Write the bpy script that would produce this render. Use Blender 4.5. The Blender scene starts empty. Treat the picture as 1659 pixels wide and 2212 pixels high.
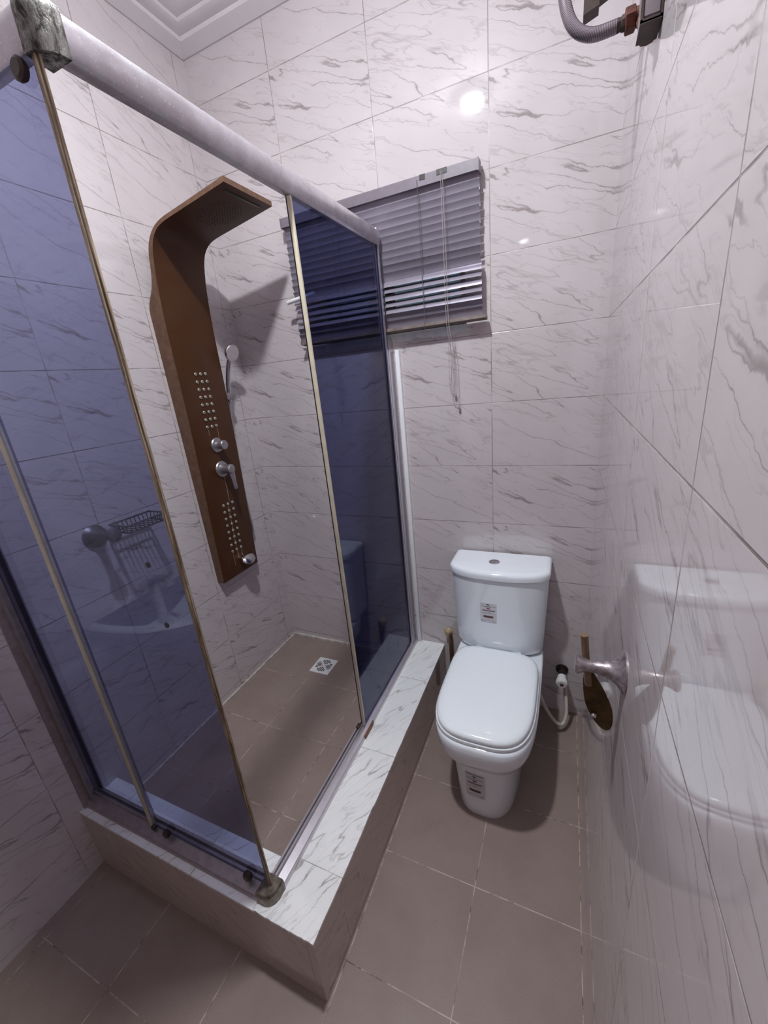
import bpy, bmesh, math, random
from mathutils import Vector, Matrix
random.seed(7)
PI = math.pi
scene = bpy.context.scene
col = scene.collection

# ---------------------------------------------------------------- camera
CAM = (1.45736, -1.64477, 1.55092)
YAW, PITCH, ROLL, FPX = -0.44061, -0.31972, -0.100497, 867.186
sy, cy = math.sin(YAW), math.cos(YAW); sp, cp = math.sin(PITCH), math.cos(PITCH)
fw = Vector((sy*cp, cy*cp, sp)); rt = Vector((cy, -sy, 0.0)); up = rt.cross(fw)
cr, sr = math.cos(ROLL), math.sin(ROLL)
rt2 = cr*rt + sr*up; up2 = -sr*rt + cr*up
cd = bpy.data.cameras.new('camera'); cam = bpy.data.objects.new('camera', cd); col.objects.link(cam)
M = Matrix((rt2, up2, -fw)).transposed().to_4x4(); M.translation = Vector(CAM)
cam.matrix_world = M
cd.sensor_fit = 'VERTICAL'; cd.sensor_height = 36.0; cd.lens = FPX*36.0/2212.0
cd.clip_start = 0.01; cd.clip_end = 50
scene.camera = cam

# ---------------------------------------------------------------- world, exposure
LAMP_POS = (0.938, -1.03, 2.868)
LAMP_STRENGTH = 640.0
W = bpy.data.worlds.new('World'); scene.world = W; W.use_nodes = True
wn = W.node_tree.nodes; bg = wn['Background']
sky = wn.new('ShaderNodeTexSky'); sky.sky_type = 'NISHITA'; sky.sun_disc = False
sky.sun_elevation = math.radians(35); sky.sun_rotation = math.radians(120)
W.node_tree.links.new(sky.outputs[0], bg.inputs[0]); bg.inputs[1].default_value = 0.012
vs = scene.view_settings
scene.display_settings.display_device = 'sRGB'
vs.view_transform = 'Standard'; vs.look = 'None'; vs.gamma = 1.0; vs.use_curve_mapping = False
vs.exposure = 0.82

# ---------------------------------------------------------------- materials
def new_mat(name):
    m = bpy.data.materials.new(name); m.use_nodes = True
    nt = m.node_tree; b = nt.nodes['Principled BSDF']
    return m, nt, b

def N(nt, t, **kw):
    n = nt.nodes.new(t)
    for k, v in kw.items(): setattr(n, k, v)
    return n

def mth(nt, op, a, b=None, c=None, clamp=False):
    n = nt.nodes.new('ShaderNodeMath'); n.operation = op; n.use_clamp = clamp
    for i, v in enumerate((a, b, c)):
        if v is None: continue
        if isinstance(v, (int, float)): n.inputs[i].default_value = v
        else: nt.links.new(v, n.inputs[i])
    return n.outputs[0]

def mixc(nt, fac, a, b):
    n = nt.nodes.new('ShaderNodeMix'); n.data_type = 'RGBA'
    for idx, v in ((0, fac), (6, a), (7, b)):
        if isinstance(v, (int, float)): n.inputs[idx].default_value = v
        elif isinstance(v, tuple): n.inputs[idx].default_value = (*v, 1.0) if len(v) == 3 else v
        else: nt.links.new(v, n.inputs[idx])
    return n.outputs[2]

def ramp(nt, v, a, b, x=0.0, y=1.0):
    n = nt.nodes.new('ShaderNodeMapRange'); n.clamp = True
    nt.links.new(v, n.inputs[0])
    n.inputs[1].default_value = a; n.inputs[2].default_value = b
    n.inputs[3].default_value = x; n.inputs[4].default_value = y
    return n.outputs[0]

def noise(nt, vec, scale, detail=2.0, rough=0.5, dist=0.0):
    n = nt.nodes.new('ShaderNodeTexNoise')
    nt.links.new(vec, n.inputs['Vector'])
    n.inputs['Scale'].default_value = scale; n.inputs['Detail'].default_value = detail
    n.inputs['Roughness'].default_value = rough; n.inputs['Distortion'].default_value = dist
    return n.outputs['Fac']

def comb(nt, x, y, z=0.0):
    n = nt.nodes.new('ShaderNodeCombineXYZ')
    for i, v in enumerate((x, y, z)):
        if isinstance(v, (int, float)): n.inputs[i].default_value = v
        else: nt.links.new(v, n.inputs[i])
    return n.outputs[0]

def world_xyz(nt):
    g = nt.nodes.new('ShaderNodeNewGeometry'); s = nt.nodes.new('ShaderNodeSeparateXYZ')
    nt.links.new(g.outputs['Position'], s.inputs[0]); return g.outputs['Position'], s.outputs

def plain(name, colour, rough=0.4, metal=0.0, var=0.0, vscale=30, spec=0.5, coat=0.0, bump=0.0, bscale=200):
    m, nt, b = new_mat(name)
    tc = nt.nodes.new('ShaderNodeTexCoord')
    if var > 0:
        f = noise(nt, tc.outputs['Object'], vscale, 4, 0.6)
        f = ramp(nt, f, 0.3, 0.7)
        c = mixc(nt, f, tuple(max(0, v*(1-var)) for v in colour), tuple(min(1, v*(1+var)) for v in colour))
        nt.links.new(c, b.inputs['Base Color'])
    else:
        b.inputs['Base Color'].default_value = (*colour, 1)
    b.inputs['Roughness'].default_value = rough; b.inputs['Metallic'].default_value = metal
    b.inputs['Specular IOR Level'].default_value = spec
    b.inputs['Coat Weight'].default_value = coat; b.inputs['Coat Roughness'].default_value = 0.05
    if bump > 0:
        f = noise(nt, tc.outputs['Object'], bscale, 3, 0.6)
        bn = nt.nodes.new('ShaderNodeBump'); bn.inputs['Strength'].default_value = bump; bn.inputs['Distance'].default_value = 0.001
        nt.links.new(f, bn.inputs['Height']); nt.links.new(bn.outputs[0], b.inputs['Normal'])
    return m

def axis_out(nt, s, spec):
    """'+x' '-y' ... -> socket"""
    v = s['xyz'.index(spec[1])]
    return mth(nt, 'MULTIPLY', v, -1.0) if spec[0] == '-' else v

def joints(nt, v, origin, pitch, half):
    """1 on a joint line every pitch"""
    a = mth(nt, 'SUBTRACT', v, origin)
    p = mth(nt, 'PINGPONG', a, pitch/2)          # 0 at joints
    m = ramp(nt, p, half*0.6, half*1.4, 1.0, 0.0)
    idx = mth(nt, 'FLOOR', mth(nt, 'DIVIDE', a, pitch))
    return m, idx

def marble(name, uax, vax, u0, du, v0, dv, base=(0.625, 0.565, 0.58), rough=0.03, slope=-24, half=0.0014,
           grout=(0.28, 0.22, 0.21), veins=1.0, useu=True, usev=True, strip=None):
    m, nt, b = new_mat(name)
    pos, s = world_xyz(nt)
    u = axis_out(nt, s, uax); v = axis_out(nt, s, vax)
    ju, iu = joints(nt, u, u0, du, half); jv, iv = joints(nt, v, v0, dv, half)
    wnz = nt.nodes.new('ShaderNodeTexWhiteNoise'); wnz.noise_dimensions = '2D'
    nt.links.new(comb(nt, iu, iv), wnz.inputs['Vector'])
    variant = mth(nt, 'FLOOR', mth(nt, 'MULTIPLY', wnz.outputs['Value'], 3.0))
    # position inside a tile: the same few prints repeat from tile to tile
    lu = mth(nt, 'SUBTRACT', mth(nt, 'SUBTRACT', u, u0), mth(nt, 'MULTIPLY', iu, du))
    lv = mth(nt, 'SUBTRACT', mth(nt, 'SUBTRACT', v, v0), mth(nt, 'MULTIPLY', iv, dv))
    a = math.radians(slope); ca, sa = math.cos(a), math.sin(a)
    along = mth(nt, 'ADD', mth(nt, 'MULTIPLY', lu, ca), mth(nt, 'MULTIPLY', lv, sa))
    across = mth(nt, 'ADD', mth(nt, 'MULTIPLY', lu, -sa), mth(nt, 'MULTIPLY', lv, ca))
    # wander
    pv = comb(nt, lu, lv, mth(nt, 'MULTIPLY', variant, 3.7))
    wob = mth(nt, 'SUBTRACT', noise(nt, pv, 15.0, 4, 0.6), 0.5)
    across2 = mth(nt, 'ADD', across, mth(nt, 'MULTIPLY', wob, 0.034))
    p1 = comb(nt, mth(nt, 'MULTIPLY', along, 2.2), mth(nt, 'MULTIPLY', across2, 17.0), mth(nt, 'MULTIPLY', variant, 5.3))
    n1 = noise(nt, p1, 1.0, 2.0, 0.45, 0.1)
    r1 = mth(nt, 'ABSOLUTE', mth(nt, 'SUBTRACT', n1, 0.5))
    msk = noise(nt, comb(nt, mth(nt, 'MULTIPLY', lu, 4.5), mth(nt, 'MULTIPLY', lv, 10.0), mth(nt, 'ADD', variant, 11.0)), 1.0, 2, 0.5)
    mk = ramp(nt, msk, 0.36, 0.56)
    thin = mth(nt, 'MULTIPLY', ramp(nt, r1, 0.0, 0.012, 1.0, 0.0), mth(nt, 'ADD', mth(nt, 'MULTIPLY', mk, 0.85), 0.12))
    soft = mth(nt, 'MULTIPLY', ramp(nt, r1, 0.0, 0.05, 1.0, 0.0), mth(nt, 'MULTIPLY', mk, 0.10))
    p2 = comb(nt, mth(nt, 'MULTIPLY', along, 3.2), mth(nt, 'MULTIPLY', across2, 22.0), mth(nt, 'ADD', mth(nt, 'MULTIPLY', variant, 2.1), 40.0))
    r2 = mth(nt, 'ABSOLUTE', mth(nt, 'SUBTRACT', noise(nt, p2, 1.0, 3, 0.6, 0.2), 0.5))
    mk2 = ramp(nt, msk, 0.62, 0.45)
    thin2 = mth(nt, 'MULTIPLY', ramp(nt, r2, 0.0, 0.016, 1.0, 0.0), mth(nt, 'MULTIPLY', mk2, 0.35))
    vein = mth(nt, 'MAXIMUM', mth(nt, 'MAXIMUM', thin, soft), thin2)
    vein = mth(nt, 'MULTIPLY', vein, 0.80*veins, clamp=True)
    cloud = ramp(nt, noise(nt, pos, 6.0, 2, 0.5), 0.35, 0.65)
    basec = mixc(nt, cloud, tuple(c*0.97 for c in base), tuple(min(0.9, c*1.03) for c in base))
    c = mixc(nt, vein, basec, (0.235, 0.19, 0.185))
    js = []
    if useu: js.append(ju)
    if usev: js.append(jv)
    if strip is not None:
        d = mth(nt, 'ABSOLUTE', mth(nt, 'SUBTRACT', u, strip)); js.append(ramp(nt, d, half*0.6, half*1.4, 1.0, 0.0))
    if js:
        j = js[0]
        for q in js[1:]: j = mth(nt, 'MAXIMUM', j, q)
        gn = ramp(nt, noise(nt, pos, 9.0, 3, 0.6), 0.45, 0.68)
        gc = mixc(nt, gn, grout, (0.60, 0.55, 0.55))
        c = mixc(nt, j, c, gc)
        rg = mth(nt, 'ADD', mth(nt, 'MULTIPLY', j, 0.5), rough)
        nt.links.new(rg, b.inputs['Roughness'])
        bn = nt.nodes.new('ShaderNodeBump'); bn.inputs['Strength'].default_value = 0.5; bn.inputs['Distance'].default_value = 0.001
        hgt = mth(nt, 'ADD', mth(nt, 'MULTIPLY', j, -1.0), mth(nt, 'MULTIPLY', noise(nt, pos, 7.0, 1, 0.5), 0.12))
        nt.links.new(hgt, bn.inputs['Height']); nt.links.new(bn.outputs[0], b.inputs['Normal'])
    else:
        b.inputs['Roughness'].default_value = rough
    nt.links.new(c, b.inputs['Base Color'])
    b.inputs['Specular IOR Level'].default_value = 0.9
    return m

def floor_tile(name, x0, dx, y0, dy, base=(0.300, 0.228, 0.205), xlimit=None):
    m, nt, b = new_mat(name)
    pos, s = world_xyz(nt)
    ju, iu = joints(nt, s[0], x0, dx, 0.0014); jv, iv = joints(nt, s[1], y0, dy, 0.0014)
    if xlimit is not None:                       # no crosswise joint in the row by the back wall
        ju = mth(nt, 'MULTIPLY', ju, mth(nt, 'LESS_THAN', s[1], xlimit))
        jv = mth(nt, 'MULTIPLY', jv, mth(nt, 'LESS_THAN', s[1], xlimit+0.03))
    j = mth(nt, 'MAXIMUM', ju, jv)
    wnz = nt.nodes.new('ShaderNodeTexWhiteNoise'); wnz.noise_dimensions = '2D'
    nt.links.new(comb(nt, iu, iv), wnz.inputs['Vector'])
    f = noise(nt, pos, 260.0, 3, 0.7); f2 = noise(nt, pos, 7.0, 3, 0.6)
    c = mixc(nt, ramp(nt, f, 0.3, 0.7), tuple(v*0.90 for v in base), tuple(v*1.10 for v in base))
    c = mixc(nt, mth(nt, 'MULTIPLY', ramp(nt, f2, 0.4, 0.75), 0.35), c, (0.19, 0.125, 0.105))
    c = mixc(nt, mth(nt, 'MULTIPLY', wnz.outputs['Value'], 0.10), c, (0.30, 0.24, 0.22))
    fg = noise(nt, pos, 20.0, 4, 0.65)
    gc = mixc(nt, ramp(nt, fg, 0.38, 0.55), (0.14, 0.09, 0.07), (0.55, 0.44, 0.38))
    c = mixc(nt, mth(nt, 'MULTIPLY', j, ramp(nt, noise(nt, pos, 9.0, 2, 0.5), 0.36, 0.5, 0.35, 1.0)), c, gc)
    nt.links.new(c, b.inputs['Base Color'])
    nt.links.new(ramp(nt, f2, 0.3, 0.7, 0.38, 0.5), b.inputs['Roughness'])
    b.inputs['Specular IOR Level'].default_value = 0.4
    bn = nt.nodes.new('ShaderNodeBump'); bn.inputs['Strength'].default_value = 0.35; bn.inputs['Distance'].default_value = 0.0008
    nt.links.new(mth(nt, 'ADD', mth(nt, 'MULTIPLY', j, -1.0), mth(nt, 'MULTIPLY', f, 0.4)), bn.inputs['Height'])
    nt.links.new(bn.outputs[0], b.inputs['Normal'])
    return m

ZR = 0.1714            # lowest wall course joint
RH, RW = 0.25, 0.40    # wall tile height and width
MAT = {}
MAT['wall_back'] = marble('marble_back', '+x', '+z', 1.190, RW, ZR, RH)
MAT['wall_left'] = marble('marble_left', '+y', '+z', -0.060, RW, ZR, RH)
MAT['wall_right'] = marble('marble_right', '-y', '+z', 0.385, RW, ZR, RH, rough=0.045, slope=-24)
MAT['wall_rear'] = marble('marble_rear', '-x', '+z', 0.0, RW, ZR, RH)
MAT['curb_top_r'] = marble('marble_curb_top', '+x', '+y', 0.0, 5.0, -0.280, 0.393, base=(0.90, 0.91, 0.92), slope=62, useu=False, grout=(0.12, 0.09, 0.08), half=0.0009)  # lamp light falling on the top is put into this near-white base
MAT['curb_top_f'] = marble('marble_curb_front_top', '+y', '+x', 0.0, 5.0, 0.130, 0.395, base=(0.90, 0.91, 0.92), slope=40, useu=False, grout=(0.12, 0.09, 0.08), half=0.0009)  # near-white base carries the overhead light, as on the right arm
MAT['curb_side'] = marble('marble_curb_side', '+y', '+z', -0.28, 0.40, 0.171, 1.0, slope=-30, base=(0.54, 0.445, 0.40), rough=0.05, half=0.0009)  # same marble; shade on the upright face painted as a browner, darker base
MAT['curb_front'] = marble('marble_curb_front', '+x', '+z', 0.13, 0.395, 0.6, 1.0, slope=-28, base=(0.54, 0.445, 0.40), rough=0.08, usev=False, half=0.0009)  # brown base holds the shade of the front face, away from the lamp
MAT['floor'] = floor_tile('taupe_floor_tile', 0.952, 0.3035, -0.2275, 0.2985)
MAT['floor_shower'] = floor_tile('taupe_shower_floor', -0.005, 0.303, -0.315, 0.302, xlimit=-0.30)
MAT['plaster'] = plain('white_plaster', (0.74, 0.69, 0.72), 0.6, var=0.03, vscale=8, bump=0.2, bscale=60)
MAT['cement'] = plain('white_cement', (0.72, 0.74, 0.78), 0.8, var=0.15, vscale=40, bump=0.5)
MAT['grout_dark'] = plain('dark_mortar', (0.10, 0.06, 0.045), 0.8, var=0.4, vscale=60)
MAT['grout_light'] = plain('light_grout', (0.55, 0.50, 0.46), 0.8, var=0.3, vscale=50)
MAT['ceramic'] = plain('white_ceramic', (0.88, 0.92, 0.98), 0.06, coat=0.6)
MAT['seat_plastic'] = plain('white_seat_plastic', (0.90, 0.945, 0.99), 0.12, coat=0.3)
MAT['chrome'] = plain('dull_chrome', (0.50, 0.47, 0.50), 0.38, metal=0.85, var=0.15, vscale=50)
MAT['chrome_bright'] = plain('bright_chrome', (0.72, 0.70, 0.72), 0.16, metal=1.0)
MAT['paper'] = plain('sticker_paper', (0.68, 0.66, 0.70), 0.5)
MAT['ink'] = plain('sticker_ink', (0.02, 0.012, 0.015), 0.5)
MAT['ink_red'] = plain('sticker_red', (0.35, 0.08, 0.09), 0.5)
MAT['ink_brown'] = plain('sticker_brown', (0.10, 0.045, 0.04), 0.5)
MAT['white_plastic'] = plain('white_plastic', (0.80, 0.80, 0.80), 0.3)
MAT['hose_white'] = plain('cream_hose', (0.62, 0.56, 0.50), 0.35, var=0.1)
MAT['black_plastic'] = plain('black_plastic', (0.02, 0.012, 0.012), 0.4)
MAT['dark_rubber'] = plain('dark_brown_roller', (0.035, 0.018, 0.014), 0.45, var=0.3)
MAT['brown'] = plain('brown_stop', (0.19, 0.06, 0.02), 0.5, var=0.3)
MAT['blind'] = plain('grey_blind_slat', (0.31, 0.28, 0.345), 0.34, metal=0.3, var=0.06, vscale=14)
MAT['blind_dirty'] = plain('dirty_blind', (0.16, 0.12, 0.105), 0.5, var=0.3)
MAT['blind_rail'] = plain('blind_head_rail', (0.20, 0.17, 0.205), 0.4, var=0.1)
MAT['cord'] = plain('grey_cord', (0.40, 0.34, 0.33), 0.7)
MAT['cord_dark'] = plain('dark_cord', (0.10, 0.08, 0.09), 0.7)
MAT['aluminium'] = plain('aluminium', (0.60, 0.57, 0.61), 0.32, metal=0.9, var=0.05, vscale=60)
MAT['aluminium_dull_shaded'] = plain('dull_shaded_aluminium', (0.36, 0.31, 0.32), 0.42, metal=0.7, var=0.15, vscale=40)  # dirtier front and left frame, with its shade painted in as darker metal
MAT['white_trim'] = plain('white_bead', (0.80, 0.80, 0.85), 0.35)
MAT['wood_frame'] = plain('brown_window_frame', (0.10, 0.05, 0.025), 0.5, var=0.4, vscale=12)
MAT['brass_rust'] = plain('rusty_brass', (0.14, 0.055, 0.025), 0.55, metal=0.3, var=0.7, vscale=40, bump=0.6, bscale=90)
MAT['rust_red'] = plain('rusty_nut', (0.10, 0.03, 0.02), 0.6, metal=0.3, var=0.5, vscale=60, bump=0.6, bscale=90)
MAT['dark_metal'] = plain('dark_metal', (0.06, 0.04, 0.035), 0.5, metal=0.4, var=0.4, vscale=40)
MAT['grey_case'] = plain('grey_case', (0.22, 0.18, 0.20), 0.4, var=0.15, vscale=30)
MAT['olive'] = plain('tarnished_brown_metal', (0.09, 0.055, 0.022), 0.4, metal=0.7, var=0.5, vscale=30)
MAT['tan'] = plain('tan_tube', (0.17, 0.105, 0.06), 0.45, var=0.25, vscale=60)
MAT['yellow'] = plain('yellowed_plastic', (0.50, 0.38, 0.22), 0.5, var=0.2)
MAT['ink_blue'] = plain('wire_red', (0.20, 0.03, 0.04), 0.5)

def rail_mat():                                   # satin aluminium with dried water drops
    m, nt, b = new_mat('spotted_aluminium')
    pos, s = world_xyz(nt)
    f = ramp(nt, noise(nt, pos, 260.0, 3, 0.6), 0.62, 0.70)
    g = ramp(nt, noise(nt, pos, 18.0, 3, 0.6), 0.35, 0.65)
    c = mixc(nt, g, (0.48, 0.44, 0.47), (0.60, 0.57, 0.62))
    c = mixc(nt, mth(nt, 'MULTIPLY', f, 0.7), c, (0.9, 0.9, 0.92))
    nt.links.new(c, b.inputs['Base Color'])
    b.inputs['Metallic'].default_value = 0.75; b.inputs['Roughness'].default_value = 0.36
    bn = nt.nodes.new('ShaderNodeBump'); bn.inputs['Strength'].default_value = 0.25; bn.inputs['Distance'].default_value = 0.0006
    nt.links.new(f, bn.inputs['Height']); nt.links.new(bn.outputs[0], b.inputs['Normal'])
    return m
MAT['rail'] = rail_mat()

def corroded():
    m, nt, b = new_mat('corroded_chrome')
    tc = nt.nodes.new('ShaderNodeTexCoord')
    mp = nt.nodes.new('ShaderNodeMapping'); mp.inputs['Scale'].default_value = (1, 1, 0.45)
    nt.links.new(tc.outputs['Object'], mp.inputs[0])
    f = noise(nt, mp.outputs[0], 95.0, 6, 0.75, 0.4)
    c = mixc(nt, ramp(nt, f, 0.42, 0.58), (0.045, 0.04, 0.035), (0.25, 0.24, 0.225))
    f2 = noise(nt, mp.outputs[0], 60.0, 3, 0.6)
    c = mixc(nt, ramp(nt, f2, 0.58, 0.68), c, (0.42, 0.40, 0.38))
    nt.links.new(c, b.inputs['Base Color'])
    nt.links.new(ramp(nt, f, 0.4, 0.6, 0.7, 0.25), b.inputs['Roughness']); b.inputs['Metallic'].default_value = 0.7
    bn = nt.nodes.new('ShaderNodeBump'); bn.inputs['Strength'].default_value = 0.9; bn.inputs['Distance'].default_value = 0.002
    nt.links.new(f, bn.inputs['Height']); nt.links.new(bn.outputs[0], b.inputs['Normal'])
    return m
MAT['corroded'] = corroded()

MAT['corroded_dark'] = plain('tarnished_cap', (0.16, 0.135, 0.11), 0.35, metal=0.6, var=0.5, vscale=70)

MAT['tarnish'] = plain('tarnished_chrome', (0.14, 0.13, 0.14), 0.38, metal=0.6, var=0.3, vscale=60)
MAT['worn_chrome'] = plain('worn_chrome', (0.36, 0.31, 0.33), 0.40, metal=0.8, var=0.45, vscale=120, bump=0.3, bscale=200)

def bronze():                                     # shower column: brown speckled sheet
    m, nt, b = new_mat('brown_shower_column')
    tc = nt.nodes.new('ShaderNodeTexCoord')
    f = noise(nt, tc.outputs['Object'], 420.0, 2, 0.7); g = noise(nt, tc.outputs['Object'], 9.0, 4, 0.6)
    c = mixc(nt, ramp(nt, f, 0.35, 0.65), (0.058, 0.018, 0.005), (0.100, 0.037, 0.012))
    c = mixc(nt, mth(nt, 'MULTIPLY', ramp(nt, g, 0.45, 0.7), 0.45), c, (0.085, 0.040, 0.022))
    nt.links.new(c, b.inputs['Base Color'])
    b.inputs['Metallic'].default_value = 0.2; b.inputs['Roughness'].default_value = 0.42
    return m
MAT['bronze'] = bronze()
MAT['bronze_edge'] = plain('brown_side', (0.16, 0.085, 0.05), 0.4, metal=0.35, var=0.25, vscale=50)
MAT['nozzle'] = plain('grey_green_nozzle', (0.42, 0.41, 0.36), 0.4, metal=0.3)
MAT['lime'] = plain('dried_lime', (0.52, 0.33, 0.20), 0.8)

def seal_mat():
    m, nt, b = new_mat('stained_seal')
    tc = nt.nodes.new('ShaderNodeTexCoord')
    mp = nt.nodes.new('ShaderNodeMapping'); mp.inputs['Scale'].default_value = (1, 1, 0.03)
    nt.links.new(tc.outputs['Object'], mp.inputs[0])
    f = noise(nt, mp.outputs[0], 330.0, 4, 0.6); g = noise(nt, tc.outputs['Object'], 30.0, 4, 0.65)
    c = mixc(nt, ramp(nt, f, 0.4, 0.6), (0.13, 0.085, 0.045), (0.42, 0.34, 0.25))
    c = mixc(nt, mth(nt, 'MULTIPLY', ramp(nt, g, 0.5, 0.7), 0.5), c, (0.09, 0.055, 0.03))
    nt.links.new(c, b.inputs['Base Color']); b.inputs['Roughness'].default_value = 0.5
    return m
MAT['seal'] = seal_mat()
MAT['seal_cream'] = plain('cream_seal', (0.56, 0.50, 0.38), 0.45, var=0.12, vscale=20)

def braid():
    m, nt, b = new_mat('braided_steel')
    tc = nt.nodes.new('ShaderNodeTexCoord')
    w = nt.nodes.new('ShaderNodeTexChecker'); w.inputs['Scale'].default_value = 60.0
    mp = nt.nodes.new('ShaderNodeMapping'); mp.inputs['Rotation'].default_value = (0, 0, PI/4); mp.inputs['Scale'].default_value = (1.0, 6.0, 1.0)
    nt.links.new(tc.outputs['UV'], mp.inputs[0]); nt.links.new(mp.outputs[0], w.inputs['Vector'])
    w.inputs['Color1'].default_value = (0.42, 0.37, 0.41, 1); w.inputs['Color2'].default_value = (0.09, 0.065, 0.08, 1)
    nt.links.new(w.outputs[0], b.inputs['Base Color'])
    b.inputs['Metallic'].default_value = 0.7; b.inputs['Roughness'].default_value = 0.3
    return m
MAT['braid'] = braid()

def glass(name, tint, refl=1.0):                  # tinted sheet glass, see-through from both sides
    m, nt, b = new_mat(name); nt.nodes.remove(b)
    out = nt.nodes['Material Output']
    tr = nt.nodes.new('ShaderNodeBsdfTransparent'); tr.inputs[0].default_value = (*tint, 1)
    gl = nt.nodes.new('ShaderNodeBsdfGlossy'); gl.inputs['Roughness'].default_value = 0.01
    gl.inputs[0].default_value = (0.9, 0.9, 0.95, 1)
    fr = nt.nodes.new('ShaderNodeFresnel'); fr.inputs[0].default_value = 1.5
    mx = nt.nodes.new('ShaderNodeMixShader')
    ge = nt.nodes.new('ShaderNodeNewGeometry')   # same reflectance on either side of the sheet
    nt.links.new(ramp(nt, ge.outputs['Backfacing'], 0, 1, 1.5, 1/1.5), fr.inputs[0])
    nt.links.new(mth(nt, 'MULTIPLY', fr.outputs[0], refl), mx.inputs[0])
    nt.links.new(tr.outputs[0], mx.inputs[1]); nt.links.new(gl.outputs[0], mx.inputs[2])
    nt.links.new(mx.outputs[0], out.inputs[0])
    return m
TINT = (0.52, 0.545, 0.69)                         # per face; a sheet has two
MAT['glass_blue'] = glass('blue_tinted_glass', TINT, 0.75)
MAT['glass_clear'] = glass('clear_glass', (0.95, 0.96, 0.96))
def emit(name, c, s):
    m, nt, b = new_mat(name)
    b.inputs['Base Color'].default_value = (*c, 1)
    b.inputs['Emission Color'].default_value = (*c, 1); b.inputs['Emission Strength'].default_value = s
    return m
MAT['lamp'] = emit('glowing_bulb', (0.92, 0.97, 1.0), LAMP_STRENGTH)

# ---------------------------------------------------------------- mesh helpers
def obj(name, bm, mat, parent=None, smooth=35, label=None):
    me = bpy.data.meshes.new(name)
    bmesh.ops.recalc_face_normals(bm, faces=bm.faces[:])
    if smooth:
        lim = math.radians(smooth)
        for e in bm.edges:
            e.smooth = not (len(e.link_faces) != 2 or e.calc_face_angle(0) > lim)
        for f in bm.faces: f.smooth = True
    bm.to_mesh(me); bm.free()
    mats = mat if isinstance(mat, (list, tuple)) else [mat]
    for m in mats: me.materials.append(MAT[m] if isinstance(m, str) else m)
    o = bpy.data.objects.new(name, me); col.objects.link(o)
    if parent is not None:
        o.parent = parent
        o.matrix_parent_inverse = parent_inv(parent)
    if label: o['label'] = label
    return o

def parent_inv(p):                                # parts are modelled in world space
    return Matrix.Translation(p.location).inverted() if p.parent is None else Matrix.Identity(4)

def thing(name, label, cat, loc, group=None):
    o = bpy.data.objects.new(name, None); col.objects.link(o); o.location = loc
    o.empty_display_size = 0.05
    o['label'] = label; o['category'] = cat
    if group: o['group'] = group
    return o

def tag(o, label, cat, group=None):
    o['label'] = label; o['category'] = cat
    if group: o['group'] = group
    return o

def struct(o, label=None):
    o['kind'] = 'structure'
    if label: o['label'] = label
    return o

def NB(): return bmesh.new()

def box(bm, a, b, bev=0.0, seg=2, mi=0):
    a, b = Vector(a), Vector(b)
    r = bmesh.ops.create_cube(bm, size=1.0)
    vs_ = r['verts']
    for v in vs_:
        v.co = Vector((a.x+(v.co.x+.5)*(b.x-a.x), a.y+(v.co.y+.5)*(b.y-a.y), a.z+(v.co.z+.5)*(b.z-a.z)))
    fs = list({f for v in vs_ for f in v.link_faces})
    for f in fs: f.material_index = mi
    if bev > 0:
        es = list({e for v in vs_ for e in v.link_edges})
        bmesh.ops.bevel(bm, geom=es, offset=bev, segments=seg, profile=0.5, affect='EDGES')
    return bm

def loft(bm, loops, cap0=True, cap1=True, closed=True, mi=0):
    vl = [[bm.verts.new(p) for p in lp] for lp in loops]
    n = len(vl[0])
    for a, b in zip(vl, vl[1:]):
        for i in range(n if closed else n-1):
            j = (i+1) % n
            f = bm.faces.new((a[i], a[j], b[j], b[i])); f.material_index = mi
    if closed and cap0: f = bm.faces.new(list(reversed(vl[0]))); f.material_index = mi
    if closed and cap1: f = bm.faces.new(vl[-1]); f.material_index = mi
    return vl

def frame_for(d):
    d = Vector(d).normalized()
    ref = Vector((0, 0, 1)) if abs(d.z) < 0.9 else Vector((1, 0, 0))
    x = d.cross(ref).normalized(); y = d.cross(x).normalized()
    return x, y

def lathe(bm, o, d, prof, seg=28, cap=True, mi=0):
    """prof: (distance along d, radius)"""
    o = Vector(o); d = Vector(d).normalized(); x, y = frame_for(d)
    loops = [[o + d*t + (x*math.cos(2*PI*k/seg) + y*math.sin(2*PI*k/seg))*max(r, 1e-5) for k in range(seg)] for t, r in prof]
    loft(bm, loops, cap, cap, mi=mi)

def cyl(bm, a, b, r, seg=20, mi=0, r2=None):
    a, b = Vector(a), Vector(b)
    lathe(bm, a, b-a, [(0, r), ((b-a).length, r if r2 is None else r2)], seg, mi=mi)

def smooth_path(pts, n=8):
    P = [Vector(p) for p in pts]; out = []
    for i in range(len(P)-1):
        p0 = P[max(i-1, 0)]; p1 = P[i]; p2 = P[i+1]; p3 = P[min(i+2, len(P)-1)]
        for k in range(n):
            t = k/n
            out.append(0.5*((2*p1)+(-p0+p2)*t+(2*p0-5*p1+4*p2-p3)*t*t+(-p0+3*p1-3*p2+p3)*t**3))
    out.append(P[-1]); return out

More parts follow.
